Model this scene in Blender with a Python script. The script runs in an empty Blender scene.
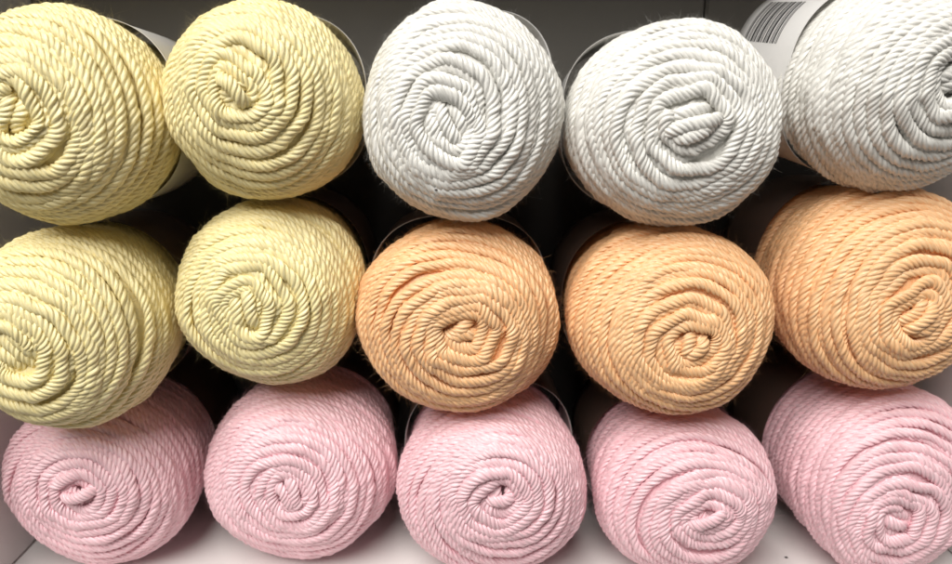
import bpy, math
import numpy as np

MM = 0.001
scene = bpy.context.scene
COL = scene.collection
FLOOR_Z = 218.3            # millimetres from the lens height down to the shelf board

# ------------------------------------------------------------------ helpers
def raw_mesh(name, V, Q, uv=None, smooth=True):
    """numpy verts (n,3) in metres and quads (m,4) -> mesh; uv is (m*4,2)"""
    me = bpy.data.meshes.new(name)
    n, m = len(V), len(Q)
    me.vertices.add(n)
    me.vertices.foreach_set('co', np.ascontiguousarray(V, np.float32).ravel())
    me.loops.add(m * 4)
    me.loops.foreach_set('vertex_index', np.ascontiguousarray(Q, np.int32).ravel())
    me.polygons.add(m)
    me.polygons.foreach_set('loop_start', np.arange(0, m * 4, 4, dtype=np.int32))
    me.polygons.foreach_set('loop_total', np.full(m, 4, np.int32))
    me.polygons.foreach_set('use_smooth', np.full(m, smooth, bool))
    if uv is not None:
        l = me.uv_layers.new(name='UVMap')
        l.data.foreach_set('uv', np.ascontiguousarray(uv, np.float32).ravel())
    me.update(calc_edges=True)
    me.validate()
    return me

def link(name, me, mat, parent=None):
    o = bpy.data.objects.new(name, me)
    COL.objects.link(o)
    if mat: me.materials.append(mat)
    if parent: o.parent = parent
    return o

class Acc:
    """collects grids of quads"""
    def __init__(s): s.V = []; s.Q = []; s.U = []; s.n = 0
    def grid(s, P, closed, uu, vv):
        """P (a,b,3): rows a; b closed around when closed; uu (a,), vv (b or b+1,)"""
        a, b = P.shape[:2]
        idx = np.arange(a * b).reshape(a, b) + s.n
        nb = np.roll(idx, -1, 1) if closed else idx[:, 1:]
        ib = idx if closed else idx[:, :-1]
        q = np.stack([ib[:-1], nb[:-1], nb[1:], ib[1:]], -1).reshape(-1, 4)
        k = ib.shape[1]
        u0 = np.repeat(uu[:-1], k); u1 = np.repeat(uu[1:], k)
        v0 = np.tile(vv[:k], a - 1); v1 = np.tile(vv[1:k + 1], a - 1)
        uv = np.stack([np.stack([u0, v0], -1), np.stack([u0, v1], -1),
                       np.stack([u1, v1], -1), np.stack([u1, v0], -1)], 1).reshape(-1, 2)
        s.V.append(P.reshape(-1, 3)); s.Q.append(q); s.U.append(uv); s.n += a * b
    def build(s, name):
        return raw_mesh(name, np.concatenate(s.V) * MM, np.concatenate(s.Q), np.concatenate(s.U))

def wob(rng, x, wl, octaves=3):
    """smooth 1-D noise, about -1..1, with wavelength wl"""
    y = np.zeros_like(x); a = 1.0
    for k in range(octaves):
        for j in range(3):
            y += a * np.sin(2 * np.pi * x / (wl * rng.uniform(.75, 1.4)) + rng.uniform(0, 6.28)) / 2.2
        wl *= 0.5; a *= 0.5
    return y

def nodes_of(name):
    m = bpy.data.materials.new(name); m.use_nodes = True
    nt = m.node_tree
    return m, nt, nt.nodes['Principled BSDF']

# ------------------------------------------------------------------ materials
def yarn_material(name, col, shade):
    m, nt, b = nodes_of(name)
    N = nt.nodes.new; L = nt.links.new
    uv = N('ShaderNodeUVMap'); uv.uv_map = 'UVMap'
    mp = N('ShaderNodeMapping'); mp.inputs['Scale'].default_value = (0.16, 1.7, 1)
    L(uv.outputs['UV'], mp.inputs['Vector'])
    n1 = N('ShaderNodeTexNoise'); n1.inputs['Scale'].default_value = 1.6; n1.inputs['Detail'].default_value = 5
    n1.inputs['Roughness'].default_value = .65; n1.inputs['Distortion'].default_value = .4
    L(mp.outputs['Vector'], n1.inputs['Vector'])
    mp2 = N('ShaderNodeMapping'); mp2.inputs['Scale'].default_value = (0.30, 6.0, 1)
    L(uv.outputs['UV'], mp2.inputs['Vector'])
    n3 = N('ShaderNodeTexNoise'); n3.inputs['Scale'].default_value = 1.3; n3.inputs['Detail'].default_value = 3
    L(mp2.outputs['Vector'], n3.inputs['Vector'])
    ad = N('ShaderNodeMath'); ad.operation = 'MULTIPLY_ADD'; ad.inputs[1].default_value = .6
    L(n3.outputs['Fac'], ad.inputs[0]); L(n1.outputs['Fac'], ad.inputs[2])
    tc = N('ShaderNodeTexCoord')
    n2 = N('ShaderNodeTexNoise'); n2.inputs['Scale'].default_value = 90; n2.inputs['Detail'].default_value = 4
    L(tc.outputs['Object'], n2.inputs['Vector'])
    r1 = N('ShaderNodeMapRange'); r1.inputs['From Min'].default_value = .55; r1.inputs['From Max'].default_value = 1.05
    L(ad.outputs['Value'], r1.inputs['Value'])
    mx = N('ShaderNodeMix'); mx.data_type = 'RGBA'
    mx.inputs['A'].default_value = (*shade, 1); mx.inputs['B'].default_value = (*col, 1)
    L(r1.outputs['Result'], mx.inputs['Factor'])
    hv = N('ShaderNodeHueSaturation')
    r2 = N('ShaderNodeMapRange'); r2.inputs['From Min'].default_value = .3; r2.inputs['From Max'].default_value = .7
    r2.inputs['To Min'].default_value = .93; r2.inputs['To Max'].default_value = 1.06
    L(n2.outputs['Fac'], r2.inputs['Value']); L(r2.outputs['Result'], hv.inputs['Value'])
    L(mx.outputs['Result'], hv.inputs['Color']); L(hv.outputs['Color'], b.inputs['Base Color'])
    bp = N('ShaderNodeBump'); bp.inputs['Strength'].default_value = .9; bp.inputs['Distance'].default_value = .00036
    L(ad.outputs['Value'], bp.inputs['Height']); L(bp.outputs['Normal'], b.inputs['Normal'])
    b.inputs['Roughness'].default_value = .36
    b.inputs['Specular IOR Level'].default_value = .85
    b.inputs['Anisotropic'].default_value = .65
    tg = N('ShaderNodeTangent'); tg.direction_type = 'UV_MAP'; tg.uv_map = 'UVMap'
    L(tg.outputs['Tangent'], b.inputs['Tangent'])
    b.inputs['Sheen Weight'].default_value = .12; b.inputs['Sheen Roughness'].default_value = .3; b.inputs['Sheen Tint'].default_value = (*col, 1)
    return m

def noise_material(name, c0, c1, scale, rough, bump=.0, stretch=(1, 1, 1)):
    m, nt, b = nodes_of(name)
    N = nt.nodes.new; L = nt.links.new
    tc = N('ShaderNodeTexCoord'); mp = N('ShaderNodeMapping'); mp.inputs['Scale'].default_value = stretch
    L(tc.outputs['Object'], mp.inputs['Vector'])
    n = N('ShaderNodeTexNoise'); n.inputs['Scale'].default_value = scale; n.inputs['Detail'].default_value = 6
    n.inputs['Roughness'].default_value = .6
    L(mp.outputs['Vector'], n.inputs['Vector'])
    mx = N('ShaderNodeMix'); mx.data_type = 'RGBA'
    mx.inputs['A'].default_value = (*c0, 1); mx.inputs['B'].default_value = (*c1, 1)
    L(n.outputs['Fac'], mx.inputs['Factor']); L(mx.outputs['Result'], b.inputs['Base Color'])
    b.inputs['Roughness'].default_value = rough
    if bump:
        bp = N('ShaderNodeBump'); bp.inputs['Strength'].default_value = bump; bp.inputs['Distance'].default_value = .0003
        L(n.outputs['Fac'], bp.inputs['Height']); L(bp.outputs['Normal'], b.inputs['Normal'])
    return m

YARN = {
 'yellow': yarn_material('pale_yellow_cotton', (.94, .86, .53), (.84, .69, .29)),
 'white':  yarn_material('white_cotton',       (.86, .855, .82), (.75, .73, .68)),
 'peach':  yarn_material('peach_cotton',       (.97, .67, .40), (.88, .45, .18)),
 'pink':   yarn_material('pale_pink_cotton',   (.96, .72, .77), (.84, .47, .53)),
}
SHADEPAPER = noise_material('shade_painted_paper', (.10, .065, .05), (.14, .09, .07), 60, .5)  # sleeve paper with the shade between balls put into its colour
PAPER = noise_material('label_paper', (.74, .73, .72), (.80, .79, .78), 60, .45)
INK = noise_material('barcode_ink', (.02, .02, .022), (.035, .033, .035), 200, .5)
GREYINK = noise_material('grey_print', (.30, .30, .31), (.36, .36, .36), 200, .5)
SHELFWHITE = noise_material('white_melamine', (.72, .70, .69), (.78, .76, .75), 9, .38, .05)
BACKGREY = noise_material('grey_back_panel', (.21, .20, .18), (.24, .225, .205), 14, .6, .1)
SHADEBACK = noise_material('shade_painted_back', (.022, .020, .018), (.03, .027, .024), 14, .7, .1)  # back panel with the shade behind the stack put into its colour
SPECK = noise_material('dark_speck', (.012, .01, .01), (.03, .02, .015), 900, .8)

# ------------------------------------------------------------------ one ball of yarn
DOME, NE = 38.0, 2.35
LOBES = 5

class Profile:
    """surface of the ball: arc length s from the pole, angle th, height h above the surface -> point (mm, local)"""
    def __init__(s, d, rng):
        s.d = d
        r = np.concatenate([np.linspace(0, .9, 120), 1 - np.geomspace(.1, 1e-5, 120)[1:], [1.0]])
        y = DOME * (1 - (1 - np.minimum(r, 1) ** NE) ** (1 / NE))
        yl = np.linspace(DOME, 84, 80)[1:]
        taper = 1 - .085 * np.clip((yl - DOME) / 24, 0, 1) ** 1.3
        r = np.concatenate([r, taper]); y = np.concatenate([y, yl])
        R = .5 * (d['rx'] + d['rz'])
        s.R = R
        ds = np.hypot(np.diff(r * R), np.diff(y))
        s.s = np.concatenate([[0], np.cumsum(ds)]); s.r = r; s.y = y
        s.wp = rng.uniform(0, 6.28, 6)
        s.ph = [(rng.integers(2, 5), rng.uniform(0, 6.28), rng.uniform(.3, .8), rng.uniform(0.02, .05), rng.uniform(0, 6.28)) for _ in range(5)]
    def pos(s, S, th, h):
        d = s.d
        q = np.interp(S, s.s, s.r); y = np.interp(S, s.s, s.y)
        # elongated hole: rings near the pole are squeezed across the slit direction
        e = d['e'] * np.exp(-(q / .30) ** 2)
        a = math.radians(d['slit'])
        q2 = q * (1 - e * np.sin(th - a) ** 2) * (1 + .12 * e)
        rp = .17
        y = y + d['pit'] * .75 * np.exp(-(q2 / rp) ** 2)
        lump = np.zeros_like(y)
        for n, p, am, k, p2 in s.ph:
            lump = lump + am * np.sin(n * th + p + k * y * 2) * np.sin(y * k * 3 + p2)
        lump = lump * np.clip(q, 0, 1) * (1 - .75 * np.clip((y - DOME + 4) / 14, 0, 1))
        w = np.clip(1 - q ** 2, 0, None)
        gx, gz = d['rx'] * q2 * np.cos(th), d['rz'] * q2 * np.sin(th)
        wf = d.get('warp', .75) * np.exp(-(q / .5) ** 2)
        (a1, a2, a3, a4, a5, a6) = s.wp
        ux = wf * (1.5 * np.sin(gz / 2.6 + a1 + gx / 6) + 1.0 * np.sin(gx / 3.3 + a2))
        uz = wf * (1.5 * np.sin(gx / 2.8 + a3 - gz / 5) + 1.0 * np.sin(gz / 3.1 + a4))
        y = y + wf * .9 * np.sin(gx / 3.6 + a5) * np.sin(gz / 3.9 + a6)
        x = gx + ux + d['px'] * w
        z = gz + uz + d['pz'] * w
        P = np.stack([x, y, z], -1)
        return P, lump + h
    def frame(s, S, th, h):
        """point, outward normal"""
        e1 = .15; e2 = .01
        P, H = s.pos(S, th, h)
        A = s.pos(S + e1, th, h)[0] - s.pos(np.maximum(S - e1, 0), th, h)[0]
        B = s.pos(S, th + e2, h)[0] - s.pos(S, th - e2, h)[0]
        n = np.cross(B, A)
        n /= np.linalg.norm(n, axis=-1, keepdims=True) + 1e-9
        # outward: away from the axis point 40 mm behind the tip
        c = np.array([0, 45., 0]); flip = np.sign(((P - c) * n).sum(-1, keepdims=True)); flip[flip == 0] = 1
        n = n * flip
        return P + n * H[..., None], n

def sweep(acc, rng, P, N, wid, hgt, pitchf, lean, lobes=LOBES, per=7, u0=0.0, taper_ends=True, fuzz=None):
    """plied yarn along P with surface normals N; S-twist"""
    T = np.gradient(P, axis=0)
    ds = np.linalg.norm(T, axis=1); T /= ds[:, None] + 1e-9
    u = np.concatenate([[0], np.cumsum(np.linalg.norm(np.diff(P, axis=0), axis=1))])
    N = N - (N * T).sum(1, keepdims=True) * T; N /= np.linalg.norm(N, axis=1, keepdims=True) + 1e-9
    B = np.cross(T, N)
    cl, sl = np.cos(lean)[:, None], np.sin(lean)[:, None]
    B, N = B * cl + N * sl, N * cl - B * sl
    pit = pitchf(u)
    tw = np.concatenate([[0], np.cumsum(np.diff(u) * 2 * np.pi / pit[1:])]) + .5 * wob(rng, u, 45, 2)
    tw = -tw if SGN > 0 else tw
    k = lobes * per
    phi = np.arange(k) / k * 2 * np.pi
    dl = (phi + np.pi / lobes) % (2 * np.pi / lobes) - np.pi / lobes
    c, hh = .42, .58
    rho = hh * np.cos(dl) + np.sqrt(np.maximum(c * c - (hh * np.sin(dl)) ** 2, 1e-4))
    lob = ((phi + np.pi / lobes) / (2 * np.pi / lobes)).astype(int) % lobes
    var = np.stack([1 + .10 * wob(rng, u, 13, 2) for _ in range(lobes)], 1)
    rad = rho[None] * var[:, lob]
    if taper_ends:
        f = np.clip(np.minimum(u, u[-1] - u) / 2.0, 0.02, 1) ** .5
        rad = rad * f[:, None]
    psi = phi[None] + tw[:, None]
    X = P[:, None] + B[:, None] * (np.cos(psi) * rad * wid[:, None])[..., None] \
                   + N[:, None] * (np.sin(psi) * rad * hgt[:, None])[..., None]
    vv = np.arange(k + 1) / per
    acc.grid(X, True, u + u0, vv)
    if fuzz is not None: fuzz.append((X, N, T))

SGN = 1
def make_ball_mesh(d, seed):
    global SGN
    rng = np.random.default_rng(seed)
    pf = Profile(d, rng)
    acc = Acc()
    dirn = d.get('dir', 1)            # +1: spirals outward counter-clockwise as seen from the front
    SGN = 1
    s_end = np.interp(74, pf.y, pf.s)
    pitch0, pitch1 = d.get('pitch', 5.1), 3.95
    # spiral: integrate s over turns
    step = 0.02; s0 = d.get('s0', 5.0)
    th = np.arange(0, 40 * 2 * np.pi, step)
    S = 2.2 + np.zeros_like(th)
    turns = th / (2 * np.pi)
    S = s0 + pitch0 * turns
    S = np.where(turns > 3, s0 + pitch0 * 3 + (turns - 3) * pitch1, S)
    keep = S < s_end
    th, S, turns = th[keep], S[keep], turns[keep]
    # eccentric turns that precess, so neighbouring turns cross and lap over one another
    grow = np.clip((S - 8) / 16, 0, 1)
    A = .60 * d.get('ecc', 3.2)
    ph0 = rng.uniform(0, 6.28)
    prec = 1 + d.get('prec', .075)
    Sx = S + grow * A * np.sin(th * prec + ph0) + 1.15 * np.clip(grow + .4, 0, 1) * wob(rng, th, 7., 3)
    Sx = np.maximum(Sx, 1.2)
    ang = dirn * th + d.get('th0', rng.uniform(0, 6.28))
    # resample to even arc length
    P, n = pf.frame(Sx, ang, np.zeros_like(Sx))
    L = np.concatenate([[0], np.cumsum(np.linalg.norm(np.diff(P, axis=0), axis=1))])
    ll = np.arange(0, L[-1], .75)
    Sx = np.interp(ll, L, Sx); ang = np.interp(ll, L, ang); S = np.interp(ll, L, S)
    W = 2.9; H = 1.95
    fine = np.clip((S - 20) / 45, 0, 1)
    h = -H * 1.0 + .42 * wob(rng, ll, 60, 3) + .32 * wob(rng, ang, 11, 2)
    h -= d.get('sink', 0) * np.exp(-(S / 9) ** 2)
    P, n = pf.frame(Sx, ang, h)
    wid = W * (1 + .08 * wob(rng, ll, 45, 2)) * (1 - .20 * np.clip((S - 14) / 22, 0, 1))
    hgt = H * (1 + .08 * wob(rng, ll, 45, 2)) * (1 - .10 * fine)
    lean = np.radians(d.get('lean', 16)) * (1 + .5 * wob(rng, ll, 60, 2)) * dirn * (1 - .65 * np.clip((S - 16) / 20, 0, 1))
    pitchf = lambda u: 10.2 + 5.4 * np.clip((np.interp(u, ll, S) - 12) / 30, 0, 1)
    fz = []
    sweep(acc, rng, P, n, wid, hgt, pitchf, lean, fuzz=fz)
    # the layer of yarn below, seen through the gaps
    m = slice(None, None, 2)
    P2, n2 = pf.frame(np.maximum(Sx[m] + 2.6 - 1.5 * A * grow_at(S[m]) * np.sin(ang[m] * 1.13 + 1), 1.5), ang[m], h[m] - 1.45)
    sweep(acc, rng, P2, n2, wid[m] * 1.05, hgt[m], lambda u: np.full_like(u, 14.), lean[m] * .5, per=5, u0=9000)
    # folded strands lying side by side across the hole, their ends tucked under the first turns
    nb = d.get('bunch', 3); a0 = math.radians(d['slit'])
    base_y = d.get('bunch_y', 0.0)
    for k in range(nb + 2):
        t = np.linspace(-1, 1, 46)
        if k < nb:
            half = (8.6 if k == nb // 2 else 7.4) * rng.uniform(.85, 1.1) * d.get('bl', 1)
            off = (k - (nb - 1) / 2) * 4.2 + rng.normal(0, .5); aa = a0 + rng.normal(0, .12); top = .3 + rng.normal(0, .7) - .9 * abs(k - (nb - 1) / 2)
        else:
            half = rng.uniform(6, 9); off = rng.uniform(-3, 3); aa = a0 + rng.uniform(.7, 2.4); top = -2.6
        lx = t * half; ly = off * (1 - .25 * t * t) + .8 * np.sin(t * 2.5 + rng.uniform(0, 6)) + rng.normal(0, 1.2) * t * t
        px_, pz_ = lx * math.cos(aa) - ly * math.sin(aa), lx * math.sin(aa) + ly * math.cos(aa)
        dip = 4.6 * np.abs(t) ** 3.2
        yk = base_y + d['pit'] * .42 + .9 - top + dip
        Pk = np.stack([px_ + d['px'], yk, pz_ + d['pz']], -1)
        nk = np.zeros_like(Pk); nk[:, 1] = -1
        sweep(acc, rng, Pk, nk, np.full(46, 2.8), np.full(46, 2.0), lambda u: np.full_like(u, 10.5), np.zeros(46), u0=12000 + 300 * k)
    # solid wound core under the strands, with a rounded far end
    sv = np.concatenate([np.linspace(0.4, s_end + 6, 70)])
    tv = np.linspace(0, 2 * np.pi, 97)[:-1]
    SS, TT = np.meshgrid(sv, tv, indexing='ij')
    Pc, nc = pf.frame(SS, TT, np.full_like(SS, -3.7))
    last = Pc[-1]; ctr = last.mean(0)
    rows = []
    for f in np.linspace(0, 1, 26)[1:]:
        yy = last[:, 1] + f * (d['len'] - last[:, 1])
        g = np.clip((yy - (d['len'] - 34)) / 34, 0, 1)
        sc = np.sqrt(np.maximum(1 - g ** 2.3, 0.0004)) * 1.03
        rows.append(np.stack([ctr[0] + (last[:, 0] - ctr[0]) * sc, yy, ctr[2] + (last[:, 2] - ctr[2]) * sc], -1))
    Pc = np.concatenate([Pc, np.stack(rows)])
    acc.grid(Pc, True, np.arange(len(Pc)) * 1.5 + 15000, np.linspace(0, 60, 97))
    # stray fibres
    X, Nn, Tt = fz[0]
    a, b = X.shape[:2]
    nf = d.get('fuzz', 50000)
    wgt = 1 + 2.5 * fine; wgt /= wgt.sum()
    i = rng.choice(a, nf, p=wgt); j = rng.integers(0, b, nf)
    root = X[i, j]; out = root - X[i].mean(1)
    out /= np.linalg.norm(out, axis=1, keepdims=True) + 1e-9
    good = (out * Nn[i]).sum(1) > .1
    i, root, out = i[good], root[good], out[good]
    nf = len(i)
    tang = Tt[i] * rng.choice([-1, 1], nf)[:, None] + rng.normal(0, .5, (nf, 3))
    tang /= np.linalg.norm(tang, axis=1, keepdims=True)
    ln = rng.gamma(2.0, .6, nf)[:, None].clip(.3, 3.0)
    up = rng.uniform(.1, 1.1, nf)[:, None]
    curl = rng.normal(0, .7, (nf, 3))
    ts = np.linspace(0, 1, 4)
    C = np.stack([root + ln * (tang * t * .8 + (out * .3 + Nn[i] * .8) * up * (t - .45 * t * t) + curl * t * t) for t in ts], 1)
    sd = np.cross(C[:, -1] - C[:, 0], rng.normal(0, 1, (nf, 3))); sd /= np.linalg.norm(sd, axis=1, keepdims=True) + 1e-9
    w = rng.uniform(.009, .024, nf)[:, None, None] * (1 - .75 * ts)[None, :, None]
    G = np.stack([C - sd[:, None] * w, C + sd[:, None] * w], 2)      # nf,5,2,3
    base = acc.n
    idx = np.arange(nf * 8).reshape(nf, 4, 2) + base
    q = np.stack([idx[:, :-1, 0], idx[:, :-1, 1], idx[:, 1:, 1], idx[:, 1:, 0]], -1).reshape(-1, 4)
    acc.V.append(G.reshape(-1, 3)); acc.Q.append(q)
    acc.U.append(np.tile(np.array([[0, 0], [0, .1], [1, .1], [1, 0]], float) + 20000, (len(q), 1)).reshape(-1, 2)); acc.n += nf * 8
    return acc.build('yarn_winding'), pf

def grow_at(S): return np.clip((S - 8) / 16, 0, 1)

def label_mesh(d, pf, seed):
    """paper sleeve: loose tube with thickness, bulging in the gaps between neighbouring balls"""
    rng = np.random.default_rng(seed)
    n = 220
    th = np.linspace(0, 2 * np.pi, n + 1)[:-1]
    y0, y1 = d.get('ly', 52), d.get('ly', 52) + 46
    ys = np.array([y0, y0 + 1.5, y0 + 8, y0 + 20, y0 + 34, y1 - 8, y1])
    P = np.array([label_pt(d, t_, y_, 0.0) for y_ in ys for t_ in th]).reshape(len(ys), n, 3)
    Pi = np.array([label_pt(d, t_, y_, -.22) for y_ in ys for t_ in th]).reshape(len(ys), n, 3)
    loop = np.concatenate([P, Pi[::-1], P[:1]])
    acc = Acc(); acc.grid(loop, True, np.arange(len(loop)) * 1., np.linspace(0, 1, n + 1))
    return acc.build('paper_label')

def label_pt(d, th, y, off):
    bul = d.get('bulge', .05)
    k = .943 + d.get('kb', 0) + bul * abs(math.sin(2 * th)) ** 1.5 * (1 + d.get('bm', .35) * math.sin(th * 1 + d.get('bph', 0)))
    k += .006 * math.sin(3 * th + y * .05 + d.get('bph', 0)) + .012 * math.exp(-(y - d.get('ly', 52)) / 6)
    k -= d.get('cone', .02) * (y - d.get('ly', 52)) / 46
    return [(d['rx'] * k + off) * math.cos(th), y, (d['rz'] * k + off) * math.sin(th)]

def patch_on_label(acc, d, th0, th1, y0, y1, off=.12):
    ts = np.linspace(th0, th1, 10); ys = np.linspace(y0, y1, 3)
    P = np.array([[label_pt(d, t, y, off) for t in ts] for y in ys])
    acc.grid(P, False, ys, ts)

# ------------------------------------------------------------------ the fifteen balls
# x, z, tip depth, rx, rz, pole shift px, pz (mm, seen from the lens)
FIT = {
 11: (-149.5, -3.1, 250.0, 39.7, 41.5, -3.7, 1.4), 12: (-74.3, 2.6, 262.0, 39.1, 40.4, -4.1, 4.6),
 13: (5.7, -1.8, 258.0, 41.0, 44.1, -6.6, -3.7),   14: (93.0, -6.5, 258.0, 44.6, 42.2, -3.1, 2.1),
 15: (186.8, 7.6, 255.0, 44.6, 42.6, -5.5, 8.0),   21: (-159.9, -89.5, 252.0, 40.8, 42.6, -8.1, -0.2),
 22: (-79.0, -79.9, 270.0, 40.8, 42.2, -4.8, 0.9), 23: (3.7, -89.9, 262.0, 45.3, 42.7, 0.7, 2.0),
 24: (97.6, -91.4, 260.0, 45.6, 43.2, 1.5, -2.5),  25: (191.8, -78.0, 262.0, 44.3, 47.5, 1.0, -4.7),
 31: (-169.7, -174.3, 278.4, 44.9, 44.0, 4.8, 8.8), 32: (-74.9, -173.3, 279.5, 46.9, 45.0, 1.7, 5.1),
 33: (19.0, -174.5, 262.0, 45.4, 43.8, 1.6, 11.2), 34: (110.2, -177.4, 260.0, 42.9, 40.9, 0.7, 4.4),
 35: (207.9, -172.1, 259.6, 44.2, 46.2, -13.2, -5.3),
}
# e: how slit-like the hole is, slit: its direction in degrees, pit: how deep it sinks (negative = raised)
STYLE = {
 11: dict(e=.35, slit=70, pit=7, lean=14, ecc=5.5, bunch=2, s0=6), 12: dict(bunch_y=-1.4, e=.38, slit=-50, pit=1.0, lean=16, ecc=4.5, bunch=1, s0=4.2),
 13: dict(e=.50, slit=-60, pit=6, lean=10, ecc=5.5, bunch=3, bl=1.15, s0=6), 14: dict(e=.32, slit=14, pit=-4.5, lean=24, pitch=5.6, ecc=4.5, bunch=3, bl=1.25, bunch_y=.2, s0=9.5),
 15: dict(e=.35, slit=40, pit=8, lean=14, ecc=4, bunch=2), 21: dict(e=.40, slit=-55, pit=5, lean=10, pitch=5.4, ecc=5, bunch=4, bl=1.3, s0=8),
 22: dict(e=.50, slit=-74, pit=3, lean=18, ecc=4, bunch=2, bl=1.2), 23: dict(e=.20, slit=30, pit=7, lean=-10, ecc=6, bunch=2, bl=.8),
 24: dict(bunch_y=-1, e=.15, slit=60, pit=5, lean=-10, ecc=6.5, bunch=2, bl=.8), 25: dict(bunch_y=-1.8, e=.45, slit=55, pit=3, lean=12, ecc=5.5, bunch=3, s0=7),
 31: dict(bunch_y=-1.2, warp=.45, e=.20, slit=10, pit=4, lean=-8, ecc=4, bunch=1, s0=4.4), 32: dict(warp=.45, e=.45, slit=-70, pit=3, lean=16, ecc=4, bunch=2, bl=1.1),
 33: dict(bunch_y=-1.8, warp=.45, e=.15, slit=20, pit=8, lean=-10, ecc=6, bunch=1, bl=.8, s0=4.4), 34: dict(warp=.45, e=.50, slit=15, pit=2, lean=16, ecc=4, bunch=1, bl=1.2, s0=4.4),
 35: dict(e=.30, slit=-20, pit=4, lean=18, ecc=4.5, bunch=3, bl=.9, s0=6.5),
}
LABEL = {
 11: dict(ly=50, bulge=.018, bph=.8, bm=3.6, cone=.03), 12: dict(bulge=.04, ly=64, bph=.8, bm=1.2, cone=.14), 13: dict(cone=.1, ly=56, bulge=.10, bph=.8, bm=.8), 14: dict(cone=.10, ly=60, bulge=.04, bph=-.8, bm=1.5),
 15: dict(ly=50, bulge=.03, bph=-.8, bm=1.6, cone=.0), 21: dict(bulge=.02, ly=64), 22: dict(bulge=.02, ly=68), 23: dict(ly=64, bulge=.08, bph=0),
 24: dict(ly=66, bulge=.03, bph=-.8), 25: dict(ly=66, bulge=.02), 31: dict(ly=68, bulge=.02), 32: dict(ly=68, bulge=.02),
 33: dict(ly=64, bulge=.085, bph=0), 34: dict(ly=66, bulge=.02), 35: dict(ly=70, bulge=.02, kb=.028),
}
TEXT = {
 11: ('yellow', 'pale yellow yarn ball in the top row, cut off by the left edge'),
 12: ('yellow', 'pale yellow yarn ball in the top row beside a white one'),
 13: ('white', 'white yarn ball right beside a yellow ball, with a steep slit in its coil'),
 14: ('white', 'white yarn ball with a raised oval coil, between two other white balls'),
 15: ('white', 'white yarn ball at the right edge with a barcode on its paper label'),
 21: ('yellow', 'pale yellow yarn ball in the middle row, cut off by the left edge'),
 22: ('yellow', 'pale yellow yarn ball in the middle row beside a peach ball'),
 23: ('peach', 'peach yarn ball next to a yellow ball, under the leftmost white ball'),
 24: ('peach', 'peach yarn ball between two other peach balls'),
 25: ('peach', 'peach yarn ball at the right edge, under the white ball with the barcode'),
 31: ('pink', 'pale pink yarn ball by the left shelf wall, leftmost of the bottom row'),
 32: ('pink', 'pale pink yarn ball under the yellow ball that touches a peach ball'),
 33: ('pink', 'pale pink yarn ball with a deep round hole, middle one of the bottom row'),
 34: ('pink', 'pale pink yarn ball with a wide flat oval coil, under the middle peach ball'),
 35: ('pink', 'pale pink yarn ball by the right shelf wall, rightmost of the bottom row'),
}
BALLS = {}
for key, (x, z, tip, rx, rz, px, pz) in FIT.items():
    colour, text = TEXT[key]
    d = dict(rx=rx, rz=rz, px=px, pz=pz, len=122, **STYLE[key], **LABEL[key])
    root = bpy.data.objects.new('yarn_ball', None); COL.objects.link(root)
    root.empty_display_size = .02
    root.location = (x * MM, tip * MM, (z + FLOOR_Z) * MM)
    if key == 15:                      # this ball lies askew: its far end swings left and up
        from mathutils import Euler, Vector
        e = Euler((math.radians(8), 0, math.radians(9)))
        root.rotation_euler = e
        pv = Vector((0, 30 * MM, 0)); root.location = root.location + pv - e.to_matrix() @ pv
    root['label'] = text; root['category'] = 'yarn ball'
    root['group'] = 'balls of yarn stacked on the shelf'
    BALLS[key] = root
    me, pf = make_ball_mesh(d, 100 + key)
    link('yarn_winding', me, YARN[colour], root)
    lme = label_mesh(d, pf, key)
    lab = link('paper_label', lme, PAPER, root)
    if key > 20:                       # lower sleeves have gap shade painted in brown; the cut rim stays white
        lme.materials.append(SHADEPAPER)
        mi = np.ones(len(lme.polygons), np.int32); rowlen = 220
        mi[7 * rowlen:-rowlen] = 0
        if key in (23, 33): mi[-rowlen:] = 0
        lme.polygons.foreach_set('material_index', mi)
    if key == 15:
        acc = Acc(); yb = 64.0; t0, t1 = math.radians(131), math.radians(158)
        for wbar, gap in ((.5, .5), (.5, .9), (1.1, .5), (.5, .5), (.5, 1.0), (1.5, .5), (.5, .5), (1.0, .9), (.5, .5), (.5, .5), (1.4, .5),
                          (.5, .9), (1.0, .5), (.5, .5), (1.4, .9), (.5, .5), (.5, 1.0), (.9, .5), (.5, .5)):
            patch_on_label(acc, d, t0, t1, yb, yb + wbar); yb += wbar + gap
        link('barcode', acc.build('barcode'), INK, lab)

# ------------------------------------------------------------------ specks
def crumb(name, loc, size, parent=None):
    import bmesh
    bm = bmesh.new(); bmesh.ops.create_icosphere(bm, subdivisions=2, radius=size * MM)
    rg = np.random.default_rng(7)
    for v in bm.verts: v.co = v.co * float(rg.uniform(.7, 1.2)); v.co.x *= 1.7; v.co.z *= .6
    me = bpy.data.meshes.new(name); bm.to_mesh(me); bm.free()
    o = link(name, me, SPECK, parent); o.location = [c * MM for c in loc]
    return o
crumb('dark_fleck', (-10.9, 5.6, -27.6), .42, BALLS[13])
c = crumb('crumb', (167.3, 297, .0), .55)
c['label'] = 'tiny dark crumb on the white shelf between two pink balls'; c['category'] = 'crumb'

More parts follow.
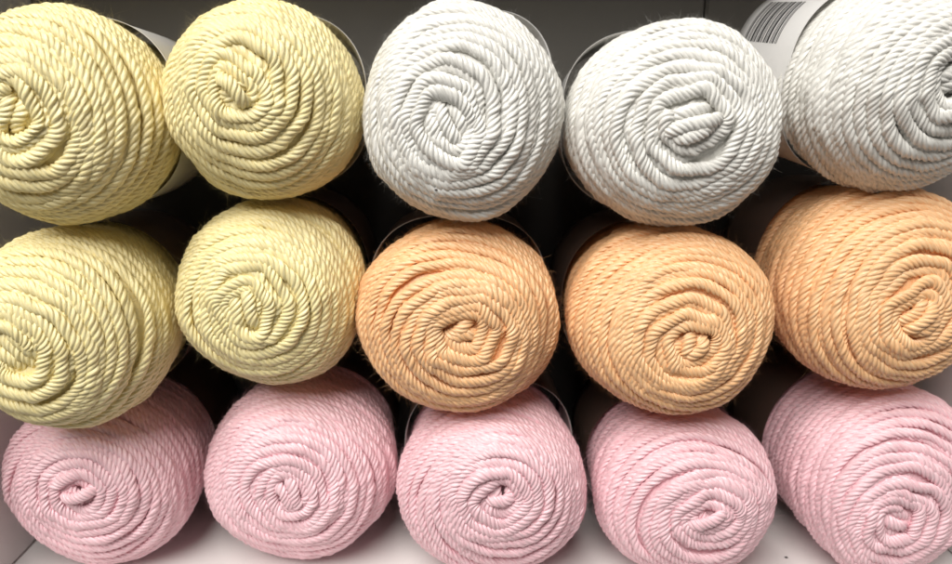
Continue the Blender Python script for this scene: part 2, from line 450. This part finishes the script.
# ------------------------------------------------------------------ the shelf
def slab(name, x0, x1, y0, y1, z0, z1, mat, bevel=.0012):
    import bmesh
    bm = bmesh.new()
    bmesh.ops.create_cube(bm, size=1)
    for v in bm.verts:
        v.co = ((x0 + (v.co.x + .5) * (x1 - x0)) * MM, (y0 + (v.co.y + .5) * (y1 - y0)) * MM, (z0 + (v.co.z + .5) * (z1 - z0)) * MM)
    bmesh.ops.bevel(bm, geom=bm.edges[:], offset=bevel, segments=2, affect='EDGES')
    me = bpy.data.meshes.new(name); bm.to_mesh(me); bm.free()
    o = link(name, me, mat); o['kind'] = 'structure'
    return o
slab('shelf_floor', -240, 274, 238, 420, -18, -.3, SHELFWHITE)
slab('shelf_wall', -236, -217.5, 250, 394, 0, 336, SHELFWHITE)
slab('shelf_wall', 252, 270, 250, 394, 0, 336, SHELFWHITE)
slab('unseen_shelf_top', -240, 274, 262, 404, 338, 356, SHELFWHITE)  # out of view, height set to keep light off the back and gaps
slab('shelf_back', -240, 139, 394.5, 404, 205, 336, BACKGREY)
slab('shelf_back', 140, 274, 394.5, 404, 205, 336, BACKGREY)
slab('shelf_back', -240, 274, 394.5, 404, -18, 204, SHADEBACK)  # lower board painted near-black as the shade behind the balls

# ------------------------------------------------------------------ camera, light
cam = bpy.data.cameras.new('camera'); co = bpy.data.objects.new('camera', cam); COL.objects.link(co)
cam.sensor_width = 36; cam.lens = 36 * 690 / 952
co.location = (0, 0, FLOOR_Z * MM)
co.rotation_euler = (math.radians(90 - 14.0), 0, math.radians(-2.16))
cam.clip_start = .01; cam.clip_end = 50
cam.dof.use_dof = True; cam.dof.focus_distance = .272; cam.dof.aperture_fstop = 26 / 2.4
scene.camera = co

def area(name, loc, target, size, power, col):
    l = bpy.data.lights.new(name, 'AREA'); l.shape = 'DISK'; l.size = size; l.energy = power; l.color = col
    o = bpy.data.objects.new(name, l); COL.objects.link(o); o.location = loc
    from mathutils import Vector
    o.rotation_euler = (Vector(target) - Vector(loc)).to_track_quat('-Z', 'Y').to_euler()
    return o
area('ceiling_lamp', (-.42, -.52, 1.22), (0, .28, .12), 1.1, 33, (1, .97, .92))
w = bpy.data.worlds.new('World'); scene.world = w; w.use_nodes = True
w.node_tree.nodes['Background'].inputs['Color'].default_value = (1, .95, .88, 1)
w.node_tree.nodes['Background'].inputs['Strength'].default_value = .12

scene.render.engine = 'CYCLES'
scene.cycles.max_bounces = 8; scene.cycles.diffuse_bounces = 6
scene.view_settings.view_transform = 'Standard'; scene.view_settings.look = 'None'
scene.view_settings.gamma = 1; scene.view_settings.exposure = 0
